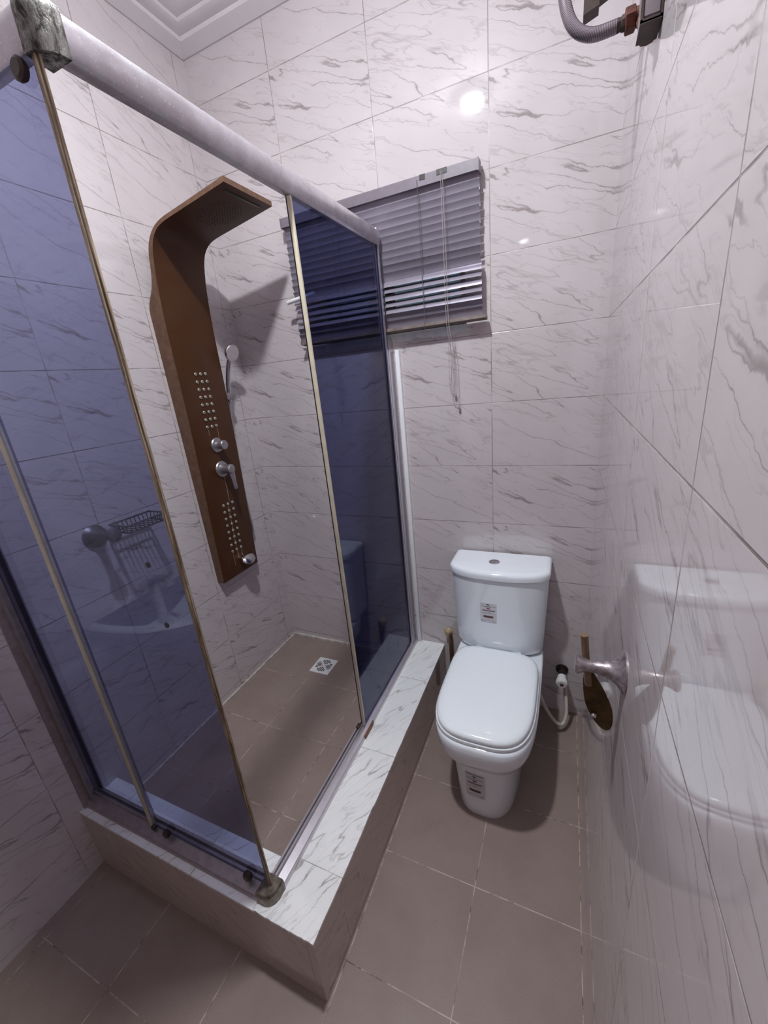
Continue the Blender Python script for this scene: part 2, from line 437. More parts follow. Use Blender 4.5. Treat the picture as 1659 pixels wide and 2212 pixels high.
def tube(bm, pts, r, seg=12, n=8, uv=False):
    path = smooth_path(pts, n) if n > 1 else [Vector(p) for p in pts]
    d = (path[1]-path[0]).normalized(); x, y = frame_for(d); loops = []
    L = [0.0]
    for i in range(1, len(path)): L.append(L[-1]+(path[i]-path[i-1]).length)
    for i, p in enumerate(path):
        t = (path[min(i+1, len(path)-1)]-path[max(i-1, 0)]).normalized()
        x = (x - t*x.dot(t)).normalized(); y = t.cross(x)
        rr = r(i/(len(path)-1)) if callable(r) else r
        loops.append([p+(x*math.cos(2*PI*k/seg)+y*math.sin(2*PI*k/seg))*rr for k in range(seg)])
    vl = loft(bm, loops)
    if uv:
        lay = bm.loops.layers.uv.verify()
        idx = {}
        for i, row in enumerate(vl):
            for k, v in enumerate(row): idx[v] = (i, k)
        for f in bm.faces:
            ks = [idx[l.vert][1] for l in f.loops if l.vert in idx]
            wrap = len(ks) == 4 and max(ks)-min(ks) > 1
            for l in f.loops:
                i, k = idx[l.vert]
                if wrap and k == 0: k = seg
                l[lay].uv = (L[i]*8.0, k/seg*0.25)

def prism(bm, pts2, axis, a, b, mi=0):
    """polygon in the two other axes, extruded from a to b along axis"""
    def P(u, v, w):
        return {'x': (w, u, v), 'y': (u, w, v), 'z': (u, v, w)}[axis]
    loft(bm, [[P(u, v, a) for u, v in pts2], [P(u, v, b) for u, v in pts2]], mi=mi)

def supere(cx, cyy, hx, hy0, hy1, z, n=48, p=3.0, pf=None):
    """closed loop; back half (toward +y) uses hy1, front half hy0"""
    out = []
    pf = pf or p
    for k in range(n):
        t = 2*PI*k/n; c, s = math.cos(t), math.sin(t)
        e = p if s > 0 else pf
        x = math.copysign(abs(c)**(2/e), c)*hx; y = math.copysign(abs(s)**(2/e), s)*(hy1 if s > 0 else hy0)
        out.append((cx+x, cyy+y, z))
    return out

# ================================================================= SETTING
WX, YR, CZ = 1.572, -2.45, 2.905
T = 0.12
WOX0, WOX1, WOZ0, WOZ1 = 0.43, 1.10, 1.712, 2.15      # window opening
bm = NB()
box(bm, (-T, 0, -0.1), (WX+T, T, WOZ0)); box(bm, (-T, 0, WOZ1), (WX+T, T, CZ+.1))
box(bm, (-T, 0, WOZ0), (WOX0, T, WOZ1)); box(bm, (WOX1, 0, WOZ0), (WX+T, T, WOZ1))
bmesh.ops.remove_doubles(bm, verts=bm.verts[:], dist=1e-5)
struct(obj('wall_back', bm, 'wall_back', smooth=0))
bm = box(NB(), (-T, YR-T, -0.1), (0, 0, CZ+.1)); struct(obj('wall_left', bm, 'wall_left', smooth=0))
bm = box(NB(), (WX, YR-T, -0.1), (WX+T, 0, CZ+.1)); struct(obj('wall_right', bm, 'wall_right', smooth=0))
bm = box(NB(), (0, YR-T, -0.1), (WX, YR, CZ+.1)); struct(obj('wall_rear', bm, 'wall_rear', smooth=0))
bm = box(NB(), (0, YR, -0.08), (WX, 0, 0)); struct(obj('floor', bm, 'floor', smooth=0))
bm = box(NB(), (0, YR, CZ), (WX, 0, CZ+.08)); struct(obj('ceiling', bm, 'plaster', smooth=0))
# fluted plaster cornice round the room
prof = [(0.0, 2.822), (0.006, 2.822), (0.044, 2.846), (0.046, 2.858), (0.060, 2.861), (0.078, 2.873), (0.080, 2.883), (0.092, 2.886), (0.108, 2.892), (0.122, 2.9051), (0.0, 2.9051)]
loops = []
for d, z in prof:
    loops.append([(d, YR+d, z), (WX-d, YR+d, z), (WX-d, -d, z), (d, -d, z)])
bm = NB(); vl = loft(bm, loops, False, False)
a, b2 = vl[-1], vl[0]
for i in range(4): bm.faces.new((a[i], a[(i+1) % 4], b2[(i+1) % 4], b2[i]))
struct(obj('trim_1', bm, 'plaster', smooth=25), 'fluted white plaster cornice')
# door in the rear wall (behind the camera, seen only as a reflection)
bm = box(NB(), (0.62, YR, 0.0), (1.46, YR+0.035, 2.08), 0.004)
d1 = struct(obj('door_1', bm, plain('dark_door', (0.16, 0.08, 0.045), 0.4, var=0.2, vscale=6)))
bm = NB(); cyl(bm, (0.70, YR+.035, 1.0), (0.70, YR+.08, 1.0), .011); cyl(bm, (0.70, YR+.075, 1.0), (0.82, YR+.075, 1.0), .009)
obj('door_handle', bm, 'chrome', d1)

# window in the back wall
bm = NB()
fy0, fy1 = 0.075, 0.11
box(bm, (WOX0, fy0, WOZ0), (WOX1, fy1, WOZ0+.035)); box(bm, (WOX0, fy0, WOZ1-.035), (WOX1, fy1, WOZ1))
box(bm, (WOX0, fy0, WOZ0), (WOX0+.035, fy1, WOZ1)); box(bm, (WOX1-.035, fy0, WOZ0), (WOX1, fy1, WOZ1))
box(bm, (0.75, fy0, WOZ0), (0.78, fy1, WOZ1))
win = struct(obj('window_1', bm, 'wood_frame'))
bm = box(NB(), (WOX0+.03, .090, WOZ0+.03), (WOX1-.03, .094, WOZ1-.03)); obj('pane', bm, 'glass_clear', win)
bm = NB()                                            # rough cement fillet under the window
top = [(0.40, 1.716), (1.098, 1.716)]; bot = []
x = 1.098
while x > 0.40:
    bot.append((x, 1.686+random.uniform(-.006, .006))); x -= random.uniform(.012, .03)
pts = [(0.40, 1.716)] + [(0.40, 1.69)] + list(reversed(bot)) + [(1.098, 1.716)]
prism(bm, pts, 'y', -0.003, 0.004)
struct(obj('trim_2', bm, 'cement', smooth=0), 'rough white cement fillet under the window')

# ================================================================= SHOWER BASE
CX0, CX1, CY0, CY1, CH, SF = 0.755, 0.945, -1.214, -1.082, 0.255, 0.133
sb = thing('shower_tray', 'raised shower tray with white marble-tiled curb and taupe tiled floor inside', 'shower tray', (0.47, -0.6, 0))
bm = NB()
L = [(0, CY0+.002), (CX1-.002, CY0+.002), (CX1-.002, 0), (CX0, 0), (CX0, CY1), (0, CY1)]
# sides only per face material
b0 = [bm.verts.new((x, y, 0)) for x, y in L]; b1 = [bm.verts.new((x, y, CH-.010)) for x, y in L]
for i in range(6):
    j = (i+1) % 6
    f = bm.faces.new((b0[i], b0[j], b1[j], b1[i])); f.material_index = 1 if i == 0 else 0
bm.faces.new(b1); bm.faces.new(list(reversed(b0)))
obj('curb', bm, ['curb_side', 'curb_front'], sb, smooth=0)
bm = NB()
L2 = [(0, CY0+.0035), (CX1-.0035, CY0+.0035), (CX1-.0035, 0), (CX0+.001, 0), (CX0+.001, CY1-.001), (0, CY1-.001)]
loft(bm, [[(x, y, CH-.010) for x, y in L2], [(x, y, CH-.0075) for x, y in L2]])
obj('mortar_bed', bm, 'grout_dark', sb, smooth=0)
bm = NB()                                            # top tiles, worn along the outer edge
def chip(pts):
    out = []
    for k, p in enumerate(pts):
        out.append(p); q = pts[(k+1) % len(pts)]
        if k in (0, 1):
            n = 26
            for i in range(1, n):
                t = i/n; w = random.choice([0, 0, 0, .0006, .0012, .0025 if random.random() < .15 else 0])
                x, y = p[0]+(q[0]-p[0])*t, p[1]+(q[1]-p[1])*t
                out.append((x, y+w) if k == 0 else (x-w, y))
    return out
RA = chip([(CX0, CY0+.0), (CX1, CY0), (CX1, 0), (CX0, 0)])
loft(bm, [[(x, y, CH-.0075) for x, y in RA], [(x, y, CH) for x, y in RA]])
obj('curb_top', bm, 'curb_top_r', sb, smooth=0)
bm = box(NB(), (0, CY0, CH-.0075), (CX0-.0008, CY1, CH)); obj('curb_top', bm, 'curb_top_f', sb, smooth=0)
bm = box(NB(), (0, CY1, 0.0), (CX0, 0, SF)); obj('tiled_floor', bm, 'floor_shower', sb, smooth=0)
bm = NB()
box(bm, (0, -.012, SF-.002), (CX0, 0, SF+.014)); box(bm, (0, CY1, SF-.002), (.008, 0, SF+.008))
obj('grout_line', bm, 'grout_light', sb, smooth=0)

# drain cover
dr = thing('floor_drain', 'square white slotted drain cover in the shower floor', 'drain', (0.333, -0.2, SF))
DX0, DX1, DY0, DY1 = 0.278, 0.390, -0.258, -0.145
bm = box(NB(), (DX0, DY0, SF-.001), (DX1, DY1, SF+.004), .0012); obj('cover_plate', bm, 'white_plastic', dr)
bm = NB(); c0 = Vector(((DX0+DX1)/2, (DY0+DY1)/2)); R0 = .047
for q in range(4):
    a = q*PI/2 + PI/4*0
    ca, sa = math.cos(a), math.sin(a)
    for k in range(-3, 4):
        # slots parallel to the quadrant axis, clipped by the circle and the diagonal ribs
        v = k*.0094
        u0 = max(abs(v)+.006, .008); u1 = math.sqrt(max(R0**2-v*v, 0))-.002
        if u1-u0 < .003: continue
        h = .0026
        pts = [(u0, v-h), (u1, v-h), (u1, v+h), (u0, v+h)]
        if q % 2: pass
        pp = [(c0.x+u*ca-w*sa, c0.y+u*sa+w*ca) for u, w in pts]
        prism(bm, pp, 'z', SF+.0036, SF+.0044)
obj('slot', bm, 'black_plastic', dr, smooth=0)

# ================================================================= SHOWER ENCLOSURE
en = thing('shower_enclosure', 'corner shower enclosure of blue tinted glass in worn aluminium frame', 'shower enclosure', (0.4, -0.6, CH))
ZB, ZT = CH+.028, 2.019
def rail_profile(outer, inner, z0, z1, top=True):
    """cross-section in (offset, z): rounded towards the outside"""
    w = outer-inner; s = 1 if w > 0 else -1; w = abs(w)
    pts = [(inner, z0)]
    h = z1-z0
    if top:
        pts += [(inner+s*w*.30, z0), (inner+s*w*.62, z0+h*.03), (inner+s*w*.85, z0+h*.13), (inner+s*w*.97, z0+h*.30), (inner+s*w, z0+h*.48), (inner+s*w*.96, z0+h*.68), (inner+s*w*.82, z0+h*.87), (inner+s*w*.58, z1), (inner, z1)]
    else:
        pts += [(inner+s*w, z0), (inner+s*w, z0+h*.42), (inner+s*w*.94, z0+h*.58), (inner+s*w*.45, z0+h*.75), (inner+s*w*.40, z1), (inner+s*w*.28, z1),
                (inner+s*w*.28, z0+h*.4), (inner+s*w*.15, z0+h*.4), (inner+s*w*.15, z1*1.0), (inner, z1)]
    return pts
XO, XI, YO, YI = 0.808, 0.764, -1.194, -1.138
YOT = -1.170
bm = NB(); prism(bm, rail_profile(XO-.003, .777, 2.014, 2.071), 'y', YOT+.024, -0.062); obj('top_rail', bm, 'rail', en, 40)
bm = NB(); prism(bm, rail_profile(YOT, -1.150, 2.014, 2.071), 'x', 0.001, XO-.027); obj('top_rail', bm, 'rail', en, 40)
bm = NB(); prism(bm, rail_profile(XO, XI, CH, CH+.030, False), 'y', YO+.02, -0.001); obj('bottom_rail', bm, 'aluminium', en, 40)
bm = NB(); prism(bm, rail_profile(YO, YI, CH, CH+.030, False), 'x', 0.001, XO-.02); obj('bottom_rail', bm, 'aluminium_dull_shaded', en, 40)
# wall profiles
bm = NB()
box(bm, (.000, YO+.012, CH), (.030, YO+.016, 2.01)); box(bm, (.000, YI-.004, CH), (.030, YI, 2.01)); box(bm, (0, YO+.012, CH), (.004, YI, 2.01))
box(bm, (0, YO-.006, CH), (.010, YO+.012, 2.01))
wp = obj('wall_profile', bm, 'aluminium_dull_shaded', en, 0)
bm = NB()
box(bm, (.774, -.072, CH), (.778, -.060, 2.010)); box(bm, (.795, -.074, CH), (.800, -.060, 2.071)); box(bm, (.774, -.064, CH), (.800, -.060, 2.010))
box(bm, (.774, -.061, CH), (.798, 0, 1.700))
wp2 = obj('wall_profile', bm, 'aluminium', en, 0)
bm = NB(); lathe(bm, (0.0265, YO+.0115, 1.2), (0, -1, 0), [(0, .003), (.001, .003)], 10); obj('screw', bm, 'dark_metal', wp)
bm = NB(); lathe(bm, (.7975, -.030, .36), (1, 0, 0), [(0, .003), (.001, .003)], 10); obj('screw', bm, 'dark_metal', wp2)
# white bead up the wall beside the frame
bm = box(NB(), (XO, -.016, CH+.001), (XO+.018, 0, 1.655), .003)
obj('sealing_bead', bm, 'white_trim', en)
# glass
bm = box(NB(), (.006, -1.157, ZB-.006), (.321, -1.152, ZT)); obj('fixed_panel', bm, 'glass_blue', en, 0)
bm = box(NB(), (.778, -.600, ZB-.006), (.782, -.068, ZT)); obj('fixed_panel', bm, 'glass_blue', en, 0)
def door(name, a, b, lab):
    return obj(name, box(NB(), a, b), 'glass_blue', en, 0, lab)
df = door('sliding_door', (.318, -1.166, ZB+.004), (.782, -1.161, ZT-.004), 'front blue glass sliding door, drawn to the corner')
ds = door('sliding_door', (.788, -.600, ZB+.004), (.792, -.068, ZT-.004), 'side blue glass sliding door, slid open against the wall')
bm = NB(); box(bm, (.778, -1.1685, ZB), (.785, -1.1585, ZT-.006), .001); box(bm, (.785, -1.1655, ZB), (.789, -1.1615, ZT-.006), .001)
obj('edge_seal', bm, 'seal', df)
bm = NB(); box(bm, (.308, -1.170, ZB), (.322, -1.158, ZT-.006), .001); obj('edge_seal', bm, 'seal_cream', df)
bm = box(NB(), (.302, -1.1605, ZB), (.309, -1.1575, ZT-.006)); obj('brush_strip', bm, 'black_plastic', df)
bm = NB(); box(bm, (.783, -.606, ZB), (.794, -.598, ZT-.006), .001); obj('edge_seal', bm, 'seal_cream', ds)
bm = box(NB(), (.777, -.602, ZB), (.7845, -.598, ZT-.006)); obj('brush_strip', bm, 'black_plastic', ds)
def roller(x, z, par, r=.014, depth=.016):
    bm = NB(); lathe(bm, (x, -1.166, z), (0, -1, 0), [(0, r*.8), (.004, r), (depth*.75, r), (depth, r*.7)], 16)
    obj('roller', bm, 'dark_rubber', par)
roller(.395, ZB+.016, df, .013); roller(.715, ZB+.018, df, .014); roller(.752, ZT-.020, df, .014, .012)
bm = NB(); lathe(bm, (.330, -1.166, ZB+.006), (0, -1, 0), [(0, .008), (.01, .008)], 12); obj('guide', bm, 'dark_rubber', df)
for z in (1.237, 1.093):
    bm = NB(); lathe(bm, (.690, -1.1665, z), (0, -1, 0), [(0, .0065), (.0012, .0065)], 16); obj('handle_hole', bm, 'black_plastic', df)
bm = box(NB(), (XO-.001, -.640, CH+.004), (XO+.003, -.565, CH+.022), .001); obj('door_stop', bm, 'brown', en)
bm = box(NB(), (XI+.002, -.628, ZB-.006), (XI+.014, -.606, ZB+.008), .001); obj('guide_block', bm, 'dark_rubber', en)
# corner pieces
def corner_piece(z0, z1, r, yo, mat, arm=.022):
    bm = NB(); cx_, cy_ = XO-.030, yo+.030; loops = []
    levels = [(z0, 1.0), (z0+(z1-z0)*.1, 1.0), (z0+(z1-z0)*.78, 1.0), (z0+(z1-z0)*.93, .96), (z1, .86)]
    for z, s in levels:
        lp = []
        R_ = r*s
        lp.append((cx_-arm, cy_-R_, z))
        for k in range(13):
            t = -PI/2 + (PI/2)*k/12
            lp.append((cx_+R_*math.cos(t), cy_+R_*math.sin(t), z))
        lp.append((cx_+R_, cy_+arm, z)); lp.append((cx_-.010, cy_+arm, z)); lp.append((cx_-max(arm, .012), cy_+min(arm, .010), z))
        loops.append(lp)
    loft(bm, loops)
    obj('corner_bracket', bm, mat, en, 40)
corner_piece(2.008, 2.068, .0330, YOT, 'corroded', .006)
corner_piece(CH, CH+.038, .0315, YO, 'corroded_dark')

# ================================================================= SHOWER COLUMN
sc = thing('shower_column', 'tall brown shower panel with curved overhead arm and body jets', 'shower panel', (0.0, -0.33, 0.72))
PY0, PY1 = -0.446, -0.212
outer = []   # face towards the room / underneath, (x, z), bottom to tip
front = [(.040, .722), (.048, .95), (.058, 1.20), (.066, 1.45), (.068, 1.70), (.070, 1.85), (.076, 1.945), (.084, 2.01), (.093, 2.055), (.106, 2.085), (.125, 2.106), (.150, 2.120), (.185, 2.129), (.25, 2.139), (.35, 2.154), (.462, 2.171)]
backp = [(.0015, .722), (.0015, 1.20), (.0015, 1.80), (.003, 1.875), (.014, 1.905), (.042, 1.945), (.058, 1.99), (.068, 2.045), (.084, 2.085), (.104, 2.108), (.130, 2.126), (.170, 2.140), (.25, 2.153), (.35, 2.169), (.462, 2.187)]
bm = NB()
fr = [Vector((x, 0, z)) for x, z in smooth_path([(x, z, 0) for x, z in front], 4) and [(p.x, p.y) for p in smooth_path([(x, z, 0) for x, z in front], 4)]]
bk = [(p.x, p.y) for p in smooth_path([(x, z, 0) for x, z in backp], 4)]
frl = [(p.x, p.z) for p in fr]
# resample both by arclength fraction
def resamp(pts, n):
    L = [0]
    for a_, b_ in zip(pts, pts[1:]): L.append(L[-1]+math.dist(a_, b_))
    out = []; j = 0
    for k in range(n):
        s = L[-1]*k/(n-1)
        while j < len(L)-2 and L[j+1] < s: j += 1
        t = (s-L[j])/max(L[j+1]-L[j], 1e-9); t = min(max(t, 0), 1)
        out.append((pts[j][0]+(pts[j+1][0]-pts[j][0])*t, pts[j][1]+(pts[j+1][1]-pts[j][1])*t))
    return out
NS = 90
F = resamp(frl, NS); Bk = resamp(bk, NS)
c_ = .004
loops = []
for (fx, fz), (bx_, bz) in zip(F, Bk):
    loops.append([(bx_, PY0, bz), (fx-.001 if fz < 2.0 else fx, PY0, fz if fz < 2.0 else fz+.0008), (fx, PY0+c_, fz), (fx, PY1-c_, fz), (fx-.001 if fz < 2.0 else fx, PY1, fz), (bx_, PY1, bz)])
vl = loft(bm, loops)
for f in bm.faces:
    n = f.normal if f.normal.length else None
    f.normal_update()
    if abs(f.normal.y) > .8 or f.normal.z > .7 or (f.calc_center_median().x > .46): f.material_index = 1
obj('column_body', bm, ['bronze', 'bronze_edge'], sc, 30)
def fx_at(z):
    for (x0, z0), (x1, z1) in zip(front, front[1:]):
        if z0 <= z <= z1: return x0+(x1-x0)*(z-z0)/(z1-z0)
    return .07
jet = None
def add_jet(y, z):
    global jet
    x = fx_at(z)
    if jet is None:
        bm = NB(); lathe(bm, (0, 0, 0), (1, 0, 0), [(0, .0064), (.003, .0066), (.0045, .0050), (.0046, .0026), (.003, .0020)], 14)
        for f in bm.faces:
            if abs(f.calc_center_median().y) < .002 and abs(f.calc_center_median().z) < .002 and f.calc_center_median().x > .002: f.material_index = 1
        jet = obj('body_jet', bm, ['nozzle', 'black_plastic'], sc); o = jet
    else:
        o = jet.copy(); col.objects.link(o)
    o.parent = sc; o.matrix_parent_inverse = Matrix.Translation(sc.location).inverted()
    o.location = (x, y, z)
YC = -.329
for r in range(8):
    for k in range(3): add_jet(YC-.006+(k-1)*.026, 1.640-r*.0305)
for r in range(8):
    for k in range(3): add_jet(YC-.004+(k-1)*.028, 1.075-r*.0325)
# upper diverter knob
kz = 1.345; kx = fx_at(kz)
bm = NB(); lathe(bm, (kx, YC, kz), (1, 0, 0), [(0, .031), (.004, .032), (.008, .029), (.0085, .017), (.018, .016), (.0185, .0185), (.046, .0195), (.048, .018)], 32)
obj('diverter_knob', bm, 'chrome', sc)
# lever mixer
lz = 1.238; lx = fx_at(lz)
bm = NB(); lathe(bm, (lx, YC, lz), (1, 0, 0), [(0, .034), (.005, .036), (.009, .033), (.010, .024), (.020, .021), (.038, .019), (.046, .021), (.060, .020), (.063, .016)], 32)
mx_ = obj('mixer_valve', bm, 'chrome', sc)
bm = NB()
loops = []
for t, w, th, dz, dx in [(0, .017, .012, .004, .050), (.25, .014, .010, -.022, .052), (.6, .010, .007, -.052, .056), (.9, .0095, .006, -.082, .058), (1, .007, .004, -.092, .058)]:
    lp = [(lx+dx+th*math.sin(2*PI*k/14), YC+.004+w*math.cos(2*PI*k/14), lz+dz) for k in range(14)]
    loops.append(lp)
loft(bm, loops); obj('lever', bm, 'chrome', mx_)
# spout near the foot
sz = .792; sx = fx_at(sz)
bm = NB(); loops = []
for t, w, h, x in [(0, .020, .013, 0), (.3, .030, .019, .014), (.6, .033, .020, .030), (.85, .026, .015, .044), (1, .012, .007, .052)]:
    loops.append([(sx+x, -.300+1.22*w*math.cos(2*PI*k/18), sz-.02*t*t+h*math.sin(2*PI*k/18)) for k in range(18)])
loft(bm, loops); sp_ = obj('tub_spout', bm, 'chrome_bright', sc)
bm = NB(); cyl(bm, (sx+.03, -.285, sz-.022), (sx+.03, -.285, sz-.034), .009); obj('spout_outlet', bm, 'chrome', sp_)
# rain nozzles under the arm and a waterfall slot
bm = NB()
def under(x):
    for (x0, z0), (x1, z1) in zip(front, front[1:]):
        if x0 <= x <= x1 and x0 > .12: return z0+(z1-z0)*(x-x0)/(x1-x0)
    return 2.16
for i in range(13):
    for k in range(11):
        x = .245+i*.0125; y = -.329+(k-5)*.0135
        if math.hypot((x-.32)/.082, (y+.329)/.078) > 1.0: continue
        lathe(bm, (x, y, under(x)+.001), (0, 0, -1), [(0, .0016), (.0028, .0012)], 6)
o = obj('rain_nozzle', bm, 'black_plastic', sc); o['kind'] = 'stuff'
bm = NB(); box(bm, (.425, -.415, under(.43)-.0015), (.436, -.243, under(.43)+.002), .001); obj('waterfall_slot', bm, 'black_plastic', sc)
# lime runs below jets
bm = NB()
for (y, z0, z1, w) in [(YC+.006, 1.205, 1.085, .0012), (YC-.032, .845, .775, .0008), (YC-.003, .845, .80, .0014), (YC+.024, .845, .80, .0014), (YC-.004, 1.07, .86, .0014), (YC-.03, 1.42, 1.39, .0008), (YC+.02, 1.42, 1.37, .0008)]:
    n = 10; yy = y; L_ = []
    for k in range(n+1):
        z = z0+(z1-z0)*k/n; yy += random.uniform(-.0012, .0014); L_.append((yy, z))
    for (ya, za), (yb, zb) in zip(L_, L_[1:]):
        q = [bm.verts.new((fx_at(z_)+.0008, y_, z_)) for y_, z_ in ((ya-w, za), (ya+w, za), (yb+w, zb), (yb-w, zb))]
        bm.faces.new(q)
obj('lime_run', bm, 'lime', sc, 0)
# holder on the far edge of the column
bm = NB(); box(bm, (.040, -.2115, 1.525), (.075, -.183, 1.556), .003)
obj('hand_shower_holder', bm, 'grey_case', sc)

# hand shower resting in the holder
hs = thing('hand_shower', 'chrome hand shower with round head hanging beside the brown column', 'hand shower', (0.058, -0.19, 1.54))
bm = NB()
hd = Vector((.105, -.175, 1.722)); hdir = Vector((.93, -.15, -.34)).normalized()
lathe(bm, hd-hdir*.012, hdir, [(0, .006), (.002, .020), (.008, .031), (.016, .0355), (.022, .0355), (.025, .032), (.0255, .0)], 36)
obj('spray_head', bm, 'chrome_bright', hs)
bm = NB(); tube(bm, [(.058, -.193, 1.518), (.062, -.192, 1.56), (.070, -.189, 1.61), (.082, -.184, 1.66), (.098, -.178, 1.705)], lambda t: .0085+.002*t, 16, 6)
obj('handle', bm, 'chrome_bright', hs)
bm = NB(); tube(bm, [(.058, -.193, 1.52), (.050, -.200, 1.42), (.046, -.203, 1.25), (.040, -.203, 1.10), (.034, -.195, .98), (.030, -.188, .90), (.020, -.190, .872), (.012, -.200, .90), (.010, -.203, 1.0), (.010, -.2035, 1.15)], .0058, 10, 8)
obj('hose', bm, 'chrome', hs)

# ================================================================= SOAP DISH
sd = thing('soap_dish', 'tarnished chrome soap basket on a flared post on left shower wall', 'soap dish', (0, -0.88, 1.15))
bm = NB()
lathe(bm, (0.0006, -.885, 1.135), (1, 0, .12), [(0, .040), (.003, .040), (.012, .026), (.030, .015), (.060, .011), (.085, .012), (.098, .020), (.108, .024), (.118, .022), (.124, .010)], 28)
obj('wall_post', bm, 'tarnish', sd)
bm = NB(); yb0, yb1, xb0, xb1, zb = -.850, -.700, .040, .135, 1.165
def rect(z, w, e=0):
    P_ = [(xb0-e, yb0-e, z), (xb1+e, yb0-e, z), (xb1+e, yb1+e, z), (xb0-e, yb1+e, z)]
    for i in range(4): cyl(bm, P_[i], P_[(i+1) % 4], w, 8)
rect(zb, .0034); rect(zb-.026, .0028, -.006)
for k in range(9):
    y = yb0+.012+k*(yb1-yb0-.024)/8
    cyl(bm, (xb0+.004, y, zb-.026), (xb1-.004, y, zb-.026), .0020, 6)
    for xx in (xb0, xb1): cyl(bm, (xx, y, zb), (xx+(.004 if xx == xb0 else -.004), y, zb-.026), .0019, 6)
for k in range(5):
    x = xb0+.010+k*(xb1-xb0-.02)/4
    for yy in (yb0, yb1): cyl(bm, (x, yy, zb), (x, yy+(.004 if yy == yb0 else -.004), zb-.026), .0019, 6)
cyl(bm, (.085, -.885, 1.150), (.085, yb0, zb-.006), .004, 8)
obj('wire_basket', bm, 'tarnish', sd)

# ================================================================= BLIND
bl = thing('venetian_blind', 'grey horizontal-slat venetian blind over the small window', 'blind', (0.77, -0.035, 1.70))
BX0, BX1 = 0.378, 1.163; BYC = -.036
bm = NB(); prism(bm, [(-.052, 2.160), (-.012, 2.160), (-.012, 2.192), (-.017, 2.192), (-.017, 2.165), (-.047, 2.165), (-.047, 2.192), (-.052, 2.192)], 'x', BX0, BX1)
box(bm, (BX1-.003, -.053, 2.158), (BX1+.002, -.011, 2.193)); box(bm, (BX0-.002, -.053, 2.158), (BX0+.003, -.011, 2.193))
hr = obj('head_rail', bm, 'blind_rail', bl, 0)
for x, w_ in ((.975, .010), (.600, .010), (1.043, .018)):
    bm = box(NB(), (x-w_, -.0535, 2.177), (x+w_, -.050, 2.1925)); obj('rail_clip', bm, 'black_plastic', hr)
def slat(z, ang, x0=BX0+.004, x1=BX1, dy=0.0, sag=0.0, drop=0.0):
    """ang: tilt of the slat, degrees; positive = room edge lower"""
    bm = NB(); w = .0300; n = 7; a = math.radians(ang); th = .0004
    tl, bl_ = [], []
    for k in range(n):
        s = (k/(n-1)-.5)*w; h = .0028*(1-(2*k/(n-1)-1)**2)
        y = -s*math.cos(a)-h*math.sin(a); zz = -s*math.sin(a)*1.0+h*math.cos(a)
        tl.append((y, zz)); bl_.append((y+th*math.sin(a), zz-th*math.cos(a)))
    prof_ = tl+list(reversed(bl_))
    loops = []
    for i in range(9):
        x = x0+(x1-x0)*i/8
        q = sag*math.sin(PI*i/8)+drop*i/8
        loops.append([(x, BYC+dy+y, z+zz+q) for y, zz in prof_])
    loft(bm, loops); return obj('slat', bm, 'blind', bl, 50)
zs = 2.150
SL = []
for k in range(18):
    z = zs-.0236*k
    if k < 9: ang = -74
    elif k < 11: ang = -64
    elif k < 16: ang = [50, 44, 52, 42, 48][k-11]
    else: ang = -60
    slat(z, ang, dy=(0 if k < 12 else .000), sag=(-.001 if k % 3 else .0008), x1=BX1+(.004 if k > 10 else random.uniform(-.001, .002)))
bm = NB(); prism(bm, [(-.054, 1.722), (-.016, 1.717), (-.015, 1.728), (-.052, 1.733)], 'x', BX0+.012, BX1+.018)
obj('bottom_rail', bm, 'blind_dirty', bl, 0)

for x in (.955, .600):
    bm = NB(); tube(bm, [(x, -.0535, 2.18), (x+.001, -.052, 2.05), (x-.001, -.051, 1.9), (x+.001, -.0545, 1.80), (x, -.055, 1.712)], .0011, 6, 4); obj('ladder_cord', bm, 'cord_dark', bl)
bm = NB(); tube(bm, [(.420, -.0535, 2.16), (.420, -.052, 2.0), (.421, -.0545, 1.715)], .0008, 6, 4); obj('ladder_cord', bm, 'cord_dark', bl)
bm = NB()
tube(bm, [(1.040, -.056, 2.185), (1.040, -.058, 1.95), (1.041, -.062, 1.72), (1.048, -.03, 1.60), (1.050, -.012, 1.475)], .0009, 6, 5)
tube(bm, [(1.046, -.056, 2.185), (1.048, -.058, 1.95), (1.049, -.062, 1.72), (1.060, -.03, 1.60), (1.064, -.012, 1.425)], .0009, 6, 5)
tube(bm, [(1.049, -.062, 1.72), (1.036, -.03, 1.60), (1.030, -.012, 1.50), (1.036, -.012, 1.478), (1.050, -.012, 1.478)], .0008, 6, 5)
tube(bm, [(1.049, -.062, 1.72), (1.044, -.03, 1.60), (1.040, -.012, 1.46), (1.047, -.012, 1.43), (1.064, -.012, 1.428)], .0008, 6, 5)
obj('lift_cord', bm, 'cord', bl)
for p in ((1.050, -.012, 1.474), (1.064, -.012, 1.425)):
    bm = NB(); lathe(bm, p, (0, 0, -1), [(0, .002), (.006, .004), (.016, .0055), (.019, .004)], 12); obj('cord_tassel', bm, 'cord', bl)
tr_ = NB(); cyl(tr_, (.365, -.066, 1.890), (.500, -.066, 1.905), .008, 14)
tag(obj('plastic_tube', tr_, 'white_plastic'), 'short white plastic tube lying against the left end of the grey blind', 'tube')

